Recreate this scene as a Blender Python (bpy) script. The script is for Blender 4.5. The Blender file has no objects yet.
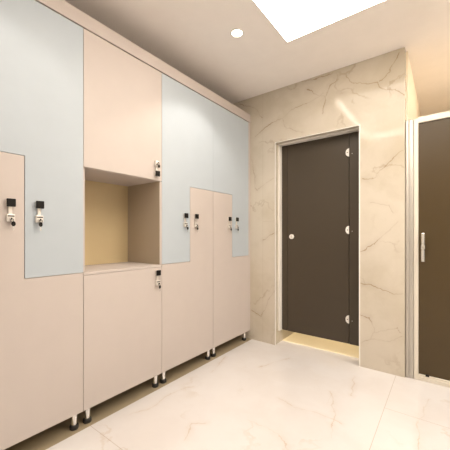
import bpy, bmesh, math
from mathutils import Vector, Matrix

C = bpy.context.scene.collection
PI = math.pi

# ---------------------------------------------------------------- room sizes (metres)
CEIL = 2.55
LX = -2.08            # wall behind the lockers
RX = 1.70             # right wall
NY = -1.90            # wall behind the viewer
BY = 2.64             # marble wall face
FX = -1.655           # face of the locker doors
OPL, OPR, OPT = -1.363, -0.572, 2.025     # cubicle opening
PILR = -0.2515        # right edge of the marble pillar
SHR = 0.66            # right end of the shower opening
DEEP = 4.50

# ---------------------------------------------------------------- materials
def mat(name, col, rough=0.5, metal=0.0, spec=0.5, coat=0.0, bump=None):
    m = bpy.data.materials.new(name); m.use_nodes = True
    nt = m.node_tree; b = nt.nodes['Principled BSDF']
    b.inputs['Base Color'].default_value = (*col, 1)
    b.inputs['Roughness'].default_value = rough
    b.inputs['Metallic'].default_value = metal
    b.inputs['Specular IOR Level'].default_value = spec
    b.inputs['Coat Weight'].default_value = coat
    # a faint procedural grain so nothing is perfectly flat
    tc = nt.nodes.new('ShaderNodeTexCoord')
    no = nt.nodes.new('ShaderNodeTexNoise'); no.inputs['Scale'].default_value = 9 if bump is None else bump
    no.inputs['Detail'].default_value = 4
    nt.links.new(tc.outputs['Object'], no.inputs['Vector'])
    mx = nt.nodes.new('ShaderNodeMix'); mx.data_type = 'RGBA'
    mx.inputs[6].default_value = (*[c*0.97 for c in col], 1)
    mx.inputs[7].default_value = (*[min(1, c*1.03) for c in col], 1)
    nt.links.new(no.outputs['Fac'], mx.inputs[0])
    nt.links.new(mx.outputs[2], b.inputs['Base Color'])
    return m

def emit(name, col, s):
    m = bpy.data.materials.new(name); m.use_nodes = True
    nt = m.node_tree; nt.nodes.clear()
    e = nt.nodes.new('ShaderNodeEmission'); o = nt.nodes.new('ShaderNodeOutputMaterial')
    e.inputs['Color'].default_value = (*col, 1); e.inputs['Strength'].default_value = s
    nt.links.new(e.outputs[0], o.inputs['Surface'])
    return m

def marble(name, base, cloud, vein, rough, polylines=(), axes='xz', joints=(), wid=0.004,
           vstr=0.6, fine=0.35, joint_col=(0.35, 0.27, 0.19), jstr=0.6, spec=0.5, halo_s=0.2):
    """polished marble tile: soft clouds, fine random veins, a few long veins, tile joints.
    joints: list of (axis, position, lo, hi) in world metres, lo/hi bound the other in-plane axis"""
    m = bpy.data.materials.new(name); m.use_nodes = True
    nt = m.node_tree; N = nt.nodes; L = nt.links
    b = N['Principled BSDF']
    b.inputs['Roughness'].default_value = rough
    b.inputs['Specular IOR Level'].default_value = spec
    tc = N.new('ShaderNodeNewGeometry')
    pos = tc.outputs['Position']
    def math_(op, a, b_=None, clamp=False):
        n = N.new('ShaderNodeMath'); n.operation = op; n.use_clamp = clamp
        for i, v in enumerate((a, b_)):
            if v is None: continue
            if isinstance(v, (int, float)): n.inputs[i].default_value = v
            else: L.new(v, n.inputs[i])
        return n.outputs[0]
    def vm(op, a, b_=None, sc=None, out=0):
        n = N.new('ShaderNodeVectorMath'); n.operation = op
        for i, v in enumerate((a, b_)):
            if v is None: continue
            if isinstance(v, (tuple, list, Vector)): n.inputs[i].default_value = v
            else: L.new(v, n.inputs[i])
        if sc is not None:
            if isinstance(sc, (int, float)): n.inputs['Scale'].default_value = sc
            else: L.new(sc, n.inputs['Scale'])
        return n.outputs[out]
    def noise(vec, scale, detail=5, rough_=0.55, out='Fac'):
        n = N.new('ShaderNodeTexNoise'); n.inputs['Scale'].default_value = scale
        n.inputs['Detail'].default_value = detail; n.inputs['Roughness'].default_value = rough_
        L.new(vec, n.inputs['Vector']); return n.outputs[out]
    def ramp(x, lo, hi):
        n = N.new('ShaderNodeMapRange'); n.interpolation_type = 'SMOOTHSTEP'
        n.inputs[1].default_value = lo; n.inputs[2].default_value = hi
        n.inputs[3].default_value = 0; n.inputs[4].default_value = 1
        L.new(x, n.inputs[0]); return n.outputs[0]
    def mix(f, a, b_):
        n = N.new('ShaderNodeMix'); n.data_type = 'RGBA'
        if isinstance(f, (int, float)): n.inputs[0].default_value = f
        else: L.new(f, n.inputs[0])
        for i, v in ((6, a), (7, b_)):
            if isinstance(v, tuple): n.inputs[i].default_value = (*v, 1)
            else: L.new(v, n.inputs[i])
        return n.outputs[2]
    # warped position
    wn = noise(pos, 2.6, 5, 0.6, 'Color')
    w = vm('ADD', pos, vm('SCALE', vm('SUBTRACT', wn, (0.5, 0.5, 0.5)), sc=0.42))
    c1 = ramp(noise(w, 1.7, 6, 0.6), 0.36, 0.68)
    col = mix(c1, base, cloud)
    # fine random veins: ridge of warped noise
    nv = noise(w, 1.5, 3, 0.5)
    rid = math_('ABSOLUTE', math_('SUBTRACT', nv, 0.5))
    fv = math_('SUBTRACT', 1.0, ramp(rid, 0.0, 0.013))
    gate = ramp(noise(pos, 1.9, 2), 0.47, 0.62)
    col = mix(math_('MULTIPLY', math_('MULTIPLY', fv, gate), fine), col, vein)
    # long veins
    if polylines:
        jn = noise(pos, 9.0, 4, 0.6, 'Color')
        jn2 = noise(pos, 34.0, 3, 0.6, 'Color')
        p = vm('ADD', pos, vm('SCALE', vm('SUBTRACT', jn, (0.5, 0.5, 0.5)), sc=0.07))
        p = vm('ADD', p, vm('SCALE', vm('SUBTRACT', jn2, (0.5, 0.5, 0.5)), sc=0.018))
        flat = (1, 0, 1) if axes == 'xz' else (1, 1, 0)
        p = vm('MULTIPLY', p, flat)
        dist = None
        for pl in polylines:
            pts = [Vector((a, 0, c)) if axes == 'xz' else Vector((a, c, 0)) for a, c in pl]
            for a, c in zip(pts, pts[1:]):
                ba = c - a
                pa = vm('SUBTRACT', p, a)
                t = math_('MULTIPLY', vm('DOT_PRODUCT', pa, ba, out=1), 1.0/max(ba.dot(ba), 1e-6), True)
                d = vm('LENGTH', vm('SUBTRACT', pa, vm('SCALE', tuple(ba), sc=t)), out=1)
                dist = d if dist is None else math_('MINIMUM', dist, d)
        lv = math_('SUBTRACT', 1.0, ramp(dist, 0.0, wid))
        halo = math_('SUBTRACT', 1.0, ramp(dist, 0.0, wid*9))
        g2 = math_('ADD', math_('MULTIPLY', ramp(noise(pos, 5.0, 2), 0.36, 0.62), 0.75), 0.25)
        col = mix(math_('MULTIPLY', math_('MULTIPLY', halo, g2), halo_s), col, vein)
        col = mix(math_('MULTIPLY', math_('MULTIPLY', lv, g2), vstr), col, vein)
    if joints:
        sx = N.new('ShaderNodeSeparateXYZ'); L.new(pos, sx.inputs[0])
        ax = {'x': 0, 'y': 1, 'z': 2}
        tot = None
        for a, v, o, lo, hi in joints:
            d = math_('ABSOLUTE', math_('SUBTRACT', sx.outputs[ax[a]], v))
            k = math_('LESS_THAN', d, 0.0013)
            k = math_('MULTIPLY', k, math_('GREATER_THAN', sx.outputs[ax[o]], lo))
            k = math_('MULTIPLY', k, math_('LESS_THAN', sx.outputs[ax[o]], hi))
            tot = k if tot is None else math_('MAXIMUM', tot, k)
        col = mix(math_('MULTIPLY', tot, jstr), col, joint_col)
    L.new(col, b.inputs['Base Color'])
    return m

# long veins of the stone, in metres on the wall face (x, z) and on the floor (x, y)
WALL_VEINS = [[(-1.596, 2.126), (-1.477, 2.195), (-1.386, 2.235), (-1.276, 2.249), (-1.151, 2.324), (-1.023, 2.327), (-0.884, 2.38)], [(-1.276, 2.249), (-1.234, 2.141), (-1.072, 2.058)], [(-1.101, 2.547), (-0.938, 2.523), (-0.804, 2.533)], [(-1.033, 2.451), (-0.866, 2.338), (-0.884, 2.199)], [(-0.884, 2.316), (-0.821, 2.424), (-0.761, 2.458)], [(-0.678, 2.474), (-0.637, 2.393), (-0.558, 2.368), (-0.438, 2.331), (-0.424, 2.286), (-0.305, 2.234), (-0.258, 2.182)], [(-0.424, 2.334), (-0.305, 2.469), (-0.285, 2.516)], [(-0.558, 1.559), (-0.46, 1.572), (-0.367, 1.672), (-0.258, 1.757)], [(-0.574, 0.958), (-0.497, 1.001), (-0.402, 1.1), (-0.298, 1.202)], [(-0.497, 1.371), (-0.353, 1.338), (-0.332, 1.281)], [(-0.574, 0.698), (-0.497, 0.689), (-0.409, 0.658), (-0.264, 0.636)], [(-0.574, 0.43), (-0.497, 0.418), (-0.46, 0.31), (-0.497, 0.237), (-0.558, 0.199)], [(-0.46, 0.31), (-0.298, 0.374), (-0.271, 0.34)], [(-0.49, 0.255), (-0.353, 0.252), (-0.271, 0.309)], [(-1.633, 1.891), (-1.572, 1.569), (-1.454, 1.629), (-1.364, 1.67)], [(-1.5, 1.049), (-1.364, 1.13)], [(-1.633, 0.309), (-1.512, 0.255), (-1.442, 0.44), (-1.364, 0.55)], [(-1.785, 2.523), (-1.596, 2.43), (-1.512, 2.305)]]
FLOOR_VEINS = [[(-0.899, 1.798), (-0.775, 1.762), (-0.636, 1.788), (-0.478, 1.775)], [(-0.652, 2.096), (-0.571, 1.916), (-0.516, 1.713), (-0.501, 1.61)], [(-0.572, 2.431), (-0.512, 2.121)], [(-0.11, 1.803), (-0.127, 2.006), (-0.114, 2.207), (-0.084, 2.382)], [(-0.93, 1.481), (-0.749, 1.474), (-0.648, 1.398)], [(-1.243, 2.121), (-1.168, 2.298), (-1.113, 2.443)], [(-1.556, 1.07), (-1.498, 1.19), (-1.528, 1.403), (-1.461, 1.554)], [(-1.122, 1.123), (-1.175, 1.25), (-1.122, 1.313)], [(-1.499, 1.816), (-1.59, 2.11)]]

M = {}
M['floor'] = marble('polished_floor_marble', (0.675, 0.652, 0.64), (0.635, 0.60, 0.58), (0.46, 0.33, 0.20), 0.16,
                    FLOOR_VEINS, 'xy', joints=[('x', -0.312, 'y', NY, 2.9), ('x', 1.488, 'y', NY, 2.9),
                    ('y', 0.882, 'x', LX, -0.312), ('y', 2.10, 'x', -0.312, RX), ('y', 0.90, 'x', -0.312, RX),
                    ('y', -0.32, 'x', LX, RX)], wid=0.0045, vstr=0.55, fine=0.28, jstr=0.7, halo_s=0.12)
M['floor_strip'] = mat('dark_floor_strip', (0.28, 0.225, 0.14), 0.8, bump=40)  # darker, browner than the floor; used for the strip under the lockers
M['marble'] = marble('cream_wall_marble', (0.60, 0.54, 0.45), (0.52, 0.46, 0.36), (0.30, 0.21, 0.13), 0.10,
                     WALL_VEINS, 'xz', joints=[('x', -1.503, 'z', 0, CEIL), ('z', 1.24, 'x', -1.503, OPL)],
                     wid=0.0055, vstr=0.85, fine=0.36, jstr=0.4, halo_s=0.14, spec=0.3)
M['ceiling'] = mat('ceiling_paint', (0.955, 0.905, 0.865), 0.75)
M['wall'] = mat('wall_paint', (0.88, 0.85, 0.80), 0.7)
M['shower_tile'] = mat('shower_wall_tile', (0.82, 0.74, 0.58), 0.3)
M['cubicle_floor'] = mat('warm_tinted_floor', (0.86, 0.78, 0.58), 0.25)  # warm light on the cubicle floor put into its yellow colour
M['beige'] = mat('beige_laminate', (0.53, 0.472, 0.435), 0.5, spec=0.25)
M['blue'] = mat('pale_blue_laminate', (0.44, 0.492, 0.535), 0.42, spec=0.3)
M['carcass'] = mat('carcass_board', (0.66, 0.55, 0.43), 0.5)
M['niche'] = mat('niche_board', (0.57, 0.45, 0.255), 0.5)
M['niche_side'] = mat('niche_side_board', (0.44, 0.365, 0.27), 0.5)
M['chrome'] = mat('chrome', (0.86, 0.85, 0.83), 0.16, 1.0)
M['lock_metal'] = mat('bright_lock_metal', (0.74, 0.70, 0.65), 0.32, 0.35)
M['satin'] = mat('satin_aluminium', (0.50, 0.47, 0.42), 0.38, 0.5)
M['whitealu'] = mat('pale_aluminium', (0.70, 0.65, 0.56), 0.4, 0.15)
M['black'] = mat('black_plastic', (0.008, 0.007, 0.006), 0.4, spec=0.2)
M['rubber'] = mat('black_rubber', (0.014, 0.012, 0.011), 0.6)
M['panel'] = mat('dark_grey_brown_laminate', (0.060, 0.045, 0.029), 0.42, spec=0.4)
M['bronze'] = mat('bronze_door_panel', (0.064, 0.041, 0.015), 0.36, spec=0.4)
M['nylon'] = mat('white_nylon', (0.85, 0.82, 0.76), 0.4)
WARM = (1.0, 0.90, 0.80)
WORLD = 0.30
DOWN = 22
M['tray_side'] = emit('cove_glow', (1.0, 0.89, 0.77), 34)
M['tray_top'] = emit('light_panel_glow', (1.0, 0.90, 0.79), 5.5)
M['lamp'] = emit('downlight_glow', (1.0, 0.88, 0.72), 14)

# ---------------------------------------------------------------- mesh helpers
class MB:
    def __init__(s): s.bm = bmesh.new()
    def box(s, x0, x1, y0, y1, z0, z1, bev=0.0, seg=2):
        r = bmesh.ops.create_cube(s.bm, size=1)
        vs = r['verts']
        for v in vs:
            v.co = Vector(((x0+x1)/2 + v.co.x*(x1-x0), (y0+y1)/2 + v.co.y*(y1-y0), (z0+z1)/2 + v.co.z*(z1-z0)))
        if bev:
            es = list({e for v in vs for e in v.link_edges})
            bmesh.ops.bevel(s.bm, geom=es, offset=bev, segments=seg, affect='EDGES', profile=0.5)
        return s
    def cyl(s, a, b, r0, r1=None, seg=24, bev=0.0):
        a, b = Vector(a), Vector(b); r1 = r0 if r1 is None else r1
        d = b-a
        M4 = Matrix.Translation((a+b)/2) @ d.to_track_quat('Z', 'Y').to_matrix().to_4x4()
        r = bmesh.ops.create_cone(s.bm, cap_ends=True, segments=seg, radius1=r0, radius2=r1, depth=d.length, matrix=M4)
        if bev:
            vs = set(r['verts'])
            es = [e for e in {e for v in vs for e in v.link_edges} if len(e.link_faces) == 2 and any(len(f.verts) > 4 for f in e.link_faces)]
            bmesh.ops.bevel(s.bm, geom=es, offset=bev, segments=2, affect='EDGES', profile=0.5)
        return s
    def lathe(s, prof, seg=32, center=(0, 0, 0)):
        rings = []
        for r, z in prof:
            rings.append([s.bm.verts.new((center[0]+r*math.cos(2*PI*i/seg), center[1]+r*math.sin(2*PI*i/seg), center[2]+z)) for i in range(seg)])
        for A, B in zip(rings, rings[1:]):
            for i in range(seg):
                j = (i+1) % seg
                s.bm.faces.new((A[i], A[j], B[j], B[i]))
        return s
    def prism(s, poly, x0, x1, axis='x', bev=0.0):
        """extrude a polygon; axis 'x': poly=(y,z); axis 'y': poly=(x,z); axis 'z': poly=(x,y)"""
        def P(p, t):
            return {'x': (t, p[0], p[1]), 'y': (p[0], t, p[1]), 'z': (p[0], p[1], t)}[axis]
        A = [s.bm.verts.new(P(p, x0)) for p in poly]; B = [s.bm.verts.new(P(p, x1)) for p in poly]
        fs = [s.bm.faces.new(A), s.bm.faces.new(B[::-1])]
        n = len(poly)
        for i in range(n):
            j = (i+1) % n
            fs.append(s.bm.faces.new((A[i], B[i], B[j], A[j])))
        bmesh.ops.recalc_face_normals(s.bm, faces=fs)
        if bev:
            es = list({e for f in fs for e in f.edges})
            bmesh.ops.bevel(s.bm, geom=es, offset=bev, segments=2, affect='EDGES', profile=0.5)
        return s
    def ring(s, c, R, r, axis='x', seg=20, sub=8, a0=0.0, a1=2*PI):
        full = abs(a1-a0-2*PI) < 1e-6
        n = seg if full else seg+1
        rows = []
        for i in range(n):
            t = a0+(a1-a0)*i/seg
            row = []
            for k in range(sub):
                q = 2*PI*k/sub
                rad = R+r*math.cos(q); h = r*math.sin(q)
                u, v = rad*math.cos(t), rad*math.sin(t)
                p = {'x': (h, u, v), 'y': (u, h, v), 'z': (u, v, h)}[axis]
                row.append(s.bm.verts.new((c[0]+p[0], c[1]+p[1], c[2]+p[2])))
            rows.append(row)
        m = n if full else n-1
        for i in range(m):
            A, B = rows[i], rows[(i+1) % n]
            for k in range(sub):
                l = (k+1) % sub
                s.bm.faces.new((A[k], A[l], B[l], B[k]))
        return s
    def build(s, name, material, parent=None, smooth=True):
        bmesh.ops.recalc_face_normals(s.bm, faces=s.bm.faces)
        me = bpy.data.meshes.new(name); s.bm.to_mesh(me); s.bm.free()
        me.materials.append(material)
        if smooth:
            for p in me.polygons: p.use_smooth = True
            try:
                me.set_sharp_from_angle(angle=math.radians(19))
            except Exception: pass
        o = bpy.data.objects.new(name, me); C.objects.link(o)
        if parent is not None: o.parent = parent
        return o

def thing(name, label, cat, loc=(0, 0, 0), group=None):
    o = bpy.data.objects.new(name, None); C.objects.link(o)
    o.empty_display_size = 0.1
    o.location = loc; o['label'] = label; o['category'] = cat
    if group: o['group'] = group
    return o
def struct(o, label=None):
    o['kind'] = 'structure'
    if label: o['label'] = label
    return o

# ---------------------------------------------------------------- the setting
struct(MB().box(LX-0.1, RX+0.1, NY-0.1, DEEP+0.1, -0.10, 0).build('floor', M['floor'], smooth=False),
       'polished cream marble tile floor with thin brown veins')
# ceiling with the recessed light tray cut out of it
TX0, TX1, TY0, TY1, TD = -0.95, 0.95, 0.45, 2.04, 0.20
cb = MB()
for a in ((LX-0.1, TX0, NY-0.1, DEEP+0.1), (TX1, RX+0.1, NY-0.1, DEEP+0.1), (TX0, TX1, NY-0.1, TY0), (TX0, TX1, TY1, DEEP+0.1)):
    cb.box(*a, CEIL, CEIL+0.02)
cb.box(LX-0.1, RX+0.1, NY-0.1, DEEP+0.1, CEIL+TD+0.05, CEIL+TD+0.10)
struct(cb.build('ceiling', M['ceiling'], smooth=False), 'warm white painted ceiling with a recessed light tray')

struct(MB().box(LX-0.12, LX, NY-0.1, DEEP+0.1, 0, CEIL).build('wall_left', M['wall'], smooth=False), 'wall behind the lockers')
struct(MB().box(LX, RX+0.12, NY-0.12, NY, 0, CEIL).build('wall_front', M['wall'], smooth=False))
struct(MB().box(RX, RX+0.12, 0.9, DEEP+0.1, 0, CEIL).build('wall_right', M['wall'], smooth=False))  # side left open near the viewer so the world adds fill light
wb = MB()
wb.box(LX, OPL, BY, DEEP, 0, CEIL)
wb.box(OPR, PILR, BY, DEEP, 0, CEIL)
wb.box(OPL, OPR, BY, BY+0.12, OPT, CEIL)
wb.box(SHR, RX, BY, DEEP, 0, CEIL)
struct(wb.build('wall_back', M['marble'], smooth=False), 'cream veined marble wall with a cubicle opening and a pillar')
sb = MB()
sb.box(PILR, PILR+0.012, BY+0.075, DEEP, 0, CEIL)
sb.box(PILR+0.012, SHR-0.012, DEEP-0.012, DEEP, 0, CEIL)
sb.box(SHR-0.012, SHR, BY+0.075, DEEP, 0, CEIL)
struct(sb.build('wall_shower', M['shower_tile'], smooth=False), 'pale tiled shower stall walls behind the bronze door')
# floor and back of the cubicle
struct(MB().box(OPL+0.0005, OPR-0.0005, 2.80, 4.2, 0, 0.004, 0.001).build('trim_1', M['cubicle_floor']), 'cubicle floor under the dark door, coloured yellow for the warm light there')
struct(MB().box(OPL, OPR, 4.2, DEEP, 0, CEIL).build('wall_cubicle', M['shower_tile'], smooth=False), 'pale tiled back wall of the cubicle')
struct(MB().box(LX, -1.637, NY, BY, 0, 0.0012).build('trim_3', M['floor_strip'], smooth=False), 'darker dull strip of floor under the lockers')
# slim metal edging round the opening
tb = MB()
tb.box(OPL, OPL+0.006, BY-0.004, BY+0.006, 0, OPT)
tb.box(OPR-0.009, OPR, BY-0.005, BY+0.008, 0, OPT)
tb.box(OPL, OPR, BY-0.004, BY+0.006, OPT-0.006, OPT)
tb.box(OPL, OPL+0.016, BY+0.070, BY+0.122, 0.127, OPT)
tb.box(OPL+0.016, OPR, BY+0.070, BY+0.122, OPT-0.014, OPT)
tb.box(OPL, OPL+0.010, BY+0.122, BY+0.160, 0.127, OPT)
struct(tb.build('trim_2', M['nylon'], smooth=False), 'slim pale metal edging round the cubicle opening')

# ---------------------------------------------------------------- recessed ceiling light tray
t = thing('ceiling_light', 'large bright recessed rectangular light tray in the ceiling', 'ceiling light', (0, 1.25, CEIL))
q = 0.0
lp = MB().box(TX0, TX1, TY0-1.25, TY1-1.25, TD, TD+0.02)
lp.build('light_panel', M['tray_top'], t, False)
for a in ((TX0, TX0+0.012, TY0-1.25, TY1-1.25), (TX1-0.012, TX1, TY0-1.25, TY1-1.25),
          (TX0+0.012, TX1-0.012, TY0-1.25, TY0-1.238), (TX0+0.012, TX1-0.012, TY1-1.262, TY1-1.25)):
    MB().box(*a, 0.004, 0.026).build('glowing_strip', M['tray_side'], t, False)
    MB().box(*a, 0.026, TD-0.001).build('tray_side', M['nylon'], t, False)

# ---------------------------------------------------------------- downlights
def downlight(x, y, label, power=30, size=106, group='small round ceiling downlights'):
    d = thing('downlight', label, 'downlight', (x, y, CEIL), group)
    MB().lathe([(0.036, -0.001), (0.040, -0.005), (0.046, -0.005), (0.050, -0.002), (0.050, 0.0)]).build('trim_ring', M['nylon'], d)
    MB().lathe([(0.0005, -0.0005), (0.036, -0.001)]).build('lamp_disc', M['lamp'], d)
    l = bpy.data.lights.new('downlight_beam', 'SPOT'); l.energy = power; l.color = WARM
    l.spot_size = math.radians(size); l.spot_blend = 0.35; l.shadow_soft_size = 0.03
    o = bpy.data.objects.new('beam', l); C.objects.link(o); o.parent = d
    o.location = (0, 0, -0.012)
    return d
downlight(-1.197, 1.732, 'small round downlight in the ceiling in front of the right lockers', DOWN*0.95)
downlight(-1.197, 0.40, 'small round downlight in the ceiling in front of the left lockers', DOWN*0.40)
downlight(1.32, 2.15, 'unseen downlight added near the right wall as fill light', 90, 138)  # out of view, added to brighten the far lockers and floor
downlight(-1.197, -0.67, 'small round downlight in the ceiling behind the viewer', DOWN)
# lamp on the shower stall ceiling
d = thing('shower_light', 'round surface light on the shower stall ceiling', 'ceiling light', (0.52, 3.25, CEIL))
MB().lathe([(0.001, -0.060), (0.05, -0.058), (0.085, -0.045), (0.10, -0.02), (0.10, -0.008)]).build('diffuser', emit('shower_lamp_glow', (1.0, 0.86, 0.76), 112), d)
MB().lathe([(0.105, -0.012), (0.11, -0.008), (0.11, 0), (0.001, 0)]).build('base', M['nylon'], d)

d = thing('cubicle_fill_light', 'unseen light added inside the closed cubicle to brighten its floor', 'ceiling light', (-0.95, 3.35, CEIL))  # hidden lamp added to light the floor seen under the door
MB().lathe([(0.001, -0.060), (0.05, -0.058), (0.085, -0.045), (0.10, -0.02), (0.10, -0.008)]).build('diffuser', emit('cubicle_fill_glow', (1.0, 0.86, 0.66), 230), d)
MB().lathe([(0.105, -0.012), (0.11, -0.008), (0.11, 0), (0.001, 0)]).build('base', M['nylon'], d)

# ---------------------------------------------------------------- lockers
Z0, Z1 = 0.092, 2.283          # carcass bottom / door top
ZL, ZU = 0.885, 1.490          # low and high step of the L shaped doors
G = 0.0014                      # half of a joint
YS = [0.265, 0.851, 1.431, 2.020, 2.606]
DEPTH = 0.42
TH = 0.018

def lock(parent, y, z, flip=False, turn=0.0):
    """slim chrome lock with a square black cap above and a keyhole plate with a key below.
    parent's origin lies on the floor at the door face; +x points into the room"""
    s = -1 if flip else 1
    def zz(a, b): return (z+s*a, z+s*b) if s > 0 else (z+s*b, z+s*a)
    b = MB()
    b.box(0, 0.010, y-0.008, y+0.008, *zz(-0.075, 0.010), 0.002)          # neck
    b.box(0, 0.018, y-0.017, y+0.017, *zz(-0.090, -0.054), 0.003)         # keyhole block
    b.box(0, 0.014, y-0.016, y+0.016, *zz(-0.016, 0.018), 0.002)          # cap seat
    b.cyl((0.018, y, z+s*-0.076), (0.021, y, z+s*-0.076), 0.008, seg=20, bev=0.001)
    root = b.build('lock', M['lock_metal'], parent)
    root['label'] = 'chrome lock with square black cap'
    MB().box(0.014, 0.026, y-0.018, y+0.018, *zz(-0.019, 0.019), 0.003).build('cap', M['black'], root)
    MB().box(0.0175, 0.0200, y-0.013, y+0.013, *zz(-0.066, -0.061)).build('slot', M['black'], root)
    k = MB()
    kz = z+s*-0.076
    k.box(0.021, 0.030, y-0.0015, y+0.0015, kz-0.0045, kz+0.0045, 0.0006)  # blade out of the keyhole
    k.ring((0.027, y+0.001, kz-0.008), 0.0075, 0.0011, 'x')                # ring
    k.prism([(y+0.001+turn+0.0085*math.cos(a), kz-0.024+0.0120*math.sin(a)) for a in [2*PI*i/18 for i in range(18)]], 0.025, 0.030, 'x', 0.001)
    k.build('key', M['black'], root)
    MB().box(0.0265, 0.0285, y+turn-0.0010, y+turn+0.0030, kz-0.055, kz-0.035, 0.0005).build('spare_key', M['chrome'], root)
    return root

def leg(parent, y, side):
    x = -0.030
    p = MB().cyl((x, y, 0.022), (x, y, Z0), 0.0155, 0.0185, seg=24).build('leg', M['chrome'], parent)
    f = MB().lathe([(0.0005, 0.0014), (0.0215, 0.0014), (0.0235, 0.004), (0.0235, 0.020), (0.020, 0.026), (0.0150, 0.026)], 24, (x, y, 0)).build('foot', M['rubber'], p)

def lshape_upper(a, b, mid, tail, ga=G, gb=G):      # tall door on top with a tail reaching down on one side
    g = G
    if tail == 'left':
        return [(a+ga, ZL+g), (mid-g, ZL+g), (mid-g, ZU+g), (b-gb, ZU+g), (b-gb, Z1), (a+ga, Z1)]
    return [(mid+g, ZL+g), (b-gb, ZL+g), (b-gb, Z1), (a+ga, Z1), (a+ga, ZU+g), (mid+g, ZU+g)]
def lshape_lower(a, b, mid, head):      # low door with a head reaching up on one side
    g = G
    if head == 'right':
        return [(a+g, Z0), (b-g, Z0), (b-g, ZU-g), (mid+g, ZU-g), (mid+g, ZL-g), (a+g, ZL-g)]
    return [(a+g, Z0), (b-g, Z0), (b-g, ZL-g), (mid-g, ZL-g), (mid-g, ZU-g), (a+g, ZU-g)]

def locker(y0, y1, tail, label, group, ga=G, gb=G):
    W = y1-y0; mid = W/2
    t = thing('locker', label, 'locker', (FX, y0, 0), group)
    bd = MB().box(-DEPTH, -TH-0.0015, 0.0008, W-0.0008, Z0+0.002, Z1+0.004)
    bd.build('body', M['carcass'], t, False)
    up = MB().prism(lshape_upper(0, W, mid, tail, ga, gb), -TH, 0, 'x', 0.0003).build('door', M['blue'], t)
    up['label'] = 'pale blue upper door'
    lo = MB().prism(lshape_lower(0, W, mid, 'right' if tail == 'left' else 'left'), -TH, 0, 'x', 0.0009).build('door', M['beige'], t)
    lo['label'] = 'beige lower door'
    lock(t, mid-0.0615, 1.253, turn=0.006)
    lock(t, mid+0.0615, 1.253, turn=-0.001)
    leg(t, 0.038, 0); leg(t, W-0.038, 1)
    return t

locker(YS[0], YS[1], 'right', 'leftmost locker with stepped pale blue and beige doors, cut by the photo edge', 'two-door lockers with stepped doors')

# open locker: cupboard above, niche, cupboard below
W = YS[2]-YS[1]
t = thing('niche_locker', 'beige locker with an open niche between upper and lower doors', 'locker', (FX, YS[1], 0))
pt = 0.018
b = MB()
b.box(-DEPTH, -TH-0.0015, 0.0008, pt, Z0+0.002, Z1+0.004)
b.box(-DEPTH, -TH-0.0015, W-pt, W-0.0008, Z0+0.002, Z1+0.004)
b.box(-DEPTH, -TH-0.0015, pt, W-pt, ZU, Z1+0.004)
b.box(-DEPTH, -TH-0.0015, pt, W-pt, Z0+0.002, ZL-0.016)
b.build('body', M['beige'], t, False)
# side edge level with the doors
MB().box(-TH-0.0015, 0, W-pt, W-0.0012, ZL+0.0005, ZU-0.002, 0.0008).build('side_edge', M['beige'], t)
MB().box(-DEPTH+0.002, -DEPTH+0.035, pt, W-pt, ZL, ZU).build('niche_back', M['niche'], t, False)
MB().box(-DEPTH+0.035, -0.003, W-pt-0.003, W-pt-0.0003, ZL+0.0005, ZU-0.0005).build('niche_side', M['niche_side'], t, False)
MB().box(-DEPTH+0.035, 0.0, 0.0016, W-0.0016, ZL-0.016, ZL, 0.0012).build('niche_shelf', M['beige'], t)
du = MB().box(-TH, 0, G, W-G, ZU+0.002, Z1, 0.0009).build('door', M['beige'], t)
dl = MB().box(-TH, 0, G, W-G, Z0, ZL-0.018, 0.0009).build('door', M['beige'], t)
lock(t, W-0.055, 1.537, True, 0.004)
lock(t, W-0.047, 0.830, False, 0.004)
leg(t, 0.038, 0); leg(t, W-0.038, 1)

locker(YS[2], YS[3], 'left', 'stepped pale blue and beige locker directly right of the open niche', 'two-door lockers with stepped doors', gb=0.0003)
last = locker(YS[3], YS[4], 'right', 'stepped pale blue and beige locker at the far end against the marble wall', 'two-door lockers with stepped doors', ga=0.0003)

MB().box(-DEPTH, 0, YS[4]-YS[3]+0.001, BY-YS[3]-0.001, Z0, Z1+0.004, 0.001).build('filler_strip', M['beige'], last)
c = MB().box(-DEPTH, 0.004, 0, BY-YS[0]-0.001, 0, 0.082, 0.0015).build('cornice_board', M['beige'])
c.location = (FX, YS[0], Z1+0.0065)
c['label'] = 'long beige cornice board along the tops of the lockers'; c['category'] = 'cornice'

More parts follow.
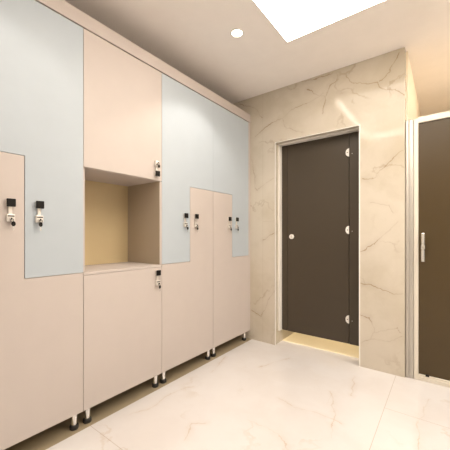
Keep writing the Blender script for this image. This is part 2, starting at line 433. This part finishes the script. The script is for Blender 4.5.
# ---------------------------------------------------------------- cubicle door and its fixed panels
PY = 2.765; PZ0, PZ1 = 0.127, 2.10
XL, XR = -1.284, -0.694
p = MB().box(OPL+0.0105, XL-0.004, PY, PY+0.020, PZ0, PZ1, 0.001).build('partition_panel', M['panel'])
p['label'] = 'narrow dark partition panel left of the cubicle door, by its round lock'; p['category'] = 'partition panel'
p = MB().box(XR+0.004, OPR-0.0005, PY, PY+0.020, PZ0-0.004, PZ1, 0.001).build('partition_panel', M['panel'])
p['label'] = 'narrow dark partition panel right of the cubicle door, on the hinge side'; p['category'] = 'partition panel'
t = thing('cubicle_door', 'dark grey-brown cubicle door with three white hinges and round lock', 'door', (XL, PY, 0))
MB().box(0.0, XR-XL, 0, 0.020, PZ0-0.002, PZ1, 0.001).box(-0.010, XR-XL+0.010, 0.0203, 0.026, PZ0, PZ1).build('leaf', M['panel'], t)
for z in (0.345, 1.145, 1.838):
    h = MB()
    h.prism([(XR-XL+0.004 + 0.030*math.cos(a), z + 0.037*math.sin(a)) for a in [PI/2 + PI*i/16 for i in range(17)]], -0.012, 0.0, 'y', 0.002)
    ho = h.build('hinge', M['nylon'], t); ho['label'] = 'white half-round hinge'
    MB().cyl((XR-XL-0.009, -0.0135, z), (XR-XL-0.009, -0.011, z), 0.0045, seg=14).build('screw', M['black'], ho)
    # screw cap on the neighbouring panel side is part of the hinge
    MB().cyl((XR-XL+0.028, -0.002, z-0.012), (XR-XL+0.028, 0.0, z-0.012), 0.004, seg=14).build('screw_cap', M['satin'], ho)
k = MB().cyl((0.047, -0.020, 1.083), (0.047, 0, 1.083), 0.024, seg=32, bev=0.004).build('lock', M['nylon'], t)
k['label'] = 'round white lock'
MB().box(0.044, 0.050, -0.025, -0.019, 1.069, 1.097, 0.001).build('thumb_turn', M['satin'], k)

# ---------------------------------------------------------------- shower door with metal frame
S0 = 2.655; FT = 1.985
t = thing('shower_door', 'tall bronze-brown shower door in a pale metal frame, right of the pillar', 'door', (0, S0, 0))
MB().box(-0.251, -0.226, -0.006, 0.050, 0, FT+0.004, 0.010, 4).box(-0.228, -0.197, -0.002, 0.050, 0, FT+0.002, 0.008, 4).build('post', M['satin'], t)
a, bx = -0.196, SHR-0.014
fr = MB()
fr.box(a, a+0.030, 0.0, 0.050, 0.0, FT, 0.003)
fr.box(bx-0.030, bx, 0.0, 0.050, 0.0, FT, 0.003)
fr.box(a+0.028, bx-0.028, 0.002, 0.050, FT-0.035, FT, 0.003)
fr.box(a+0.028, bx-0.028, 0.008, 0.050, FT-0.012, FT+0.012, 0.003)
fr.box(a+0.028, bx-0.028, 0.002, 0.050, 0.0, 0.028, 0.003)
fr.box(a+0.028, bx-0.028, 0.010, 0.050, 0.026, 0.045, 0.003)
fr.build('frame', M['whitealu'], t)
MB().box(a+0.029, bx-0.029, 0.016, 0.034, 0.044, FT-0.034).build('panel', M['bronze'], t, False)
hx = -0.136
hd = MB()
hd.box(hx-0.011, hx+0.011, -0.024, -0.012, 0.90, 1.115, 0.004)
hd.box(hx-0.008, hx+0.008, -0.014, 0.016, 0.925, 0.945, 0.002)
hd.box(hx-0.008, hx+0.008, -0.014, 0.016, 1.070, 1.090, 0.002)
ho = hd.build('handle', M['chrome'], t); ho['label'] = 'short chrome pull handle'
MB().box(hx-0.012, hx+0.012, -0.0265, -0.0235, 0.995, 1.025, 0.001).build('grip', M['satin'], ho)
MB().box(-0.122, -0.098, -0.002, 0.012, 0.040, 0.056, 0.003).build('door_stop', M['black'], t)

# ---------------------------------------------------------------- world and camera
w = bpy.data.worlds.new('world'); bpy.context.scene.world = w
w.use_nodes = True
w.node_tree.nodes['Background'].inputs['Color'].default_value = (1.0, 0.90, 0.79, 1)
w.node_tree.nodes['Background'].inputs['Strength'].default_value = WORLD

cam = bpy.data.cameras.new('camera'); co = bpy.data.objects.new('camera', cam); C.objects.link(co)
cam.sensor_width = 36; cam.sensor_fit = 'HORIZONTAL'
cam.lens = 293/450*36
cam.shift_y = 10/450
cam.clip_start = 0.02
co.location = (0, 0, 1.10)
co.rotation_euler = (PI/2, 0, math.radians(37.0))
bpy.context.scene.camera = co

vs = bpy.context.scene.view_settings
vs.view_transform = 'Standard'; vs.look = 'None'; vs.gamma = 1.0; vs.use_curve_mapping = False
vs.exposure = 0.22
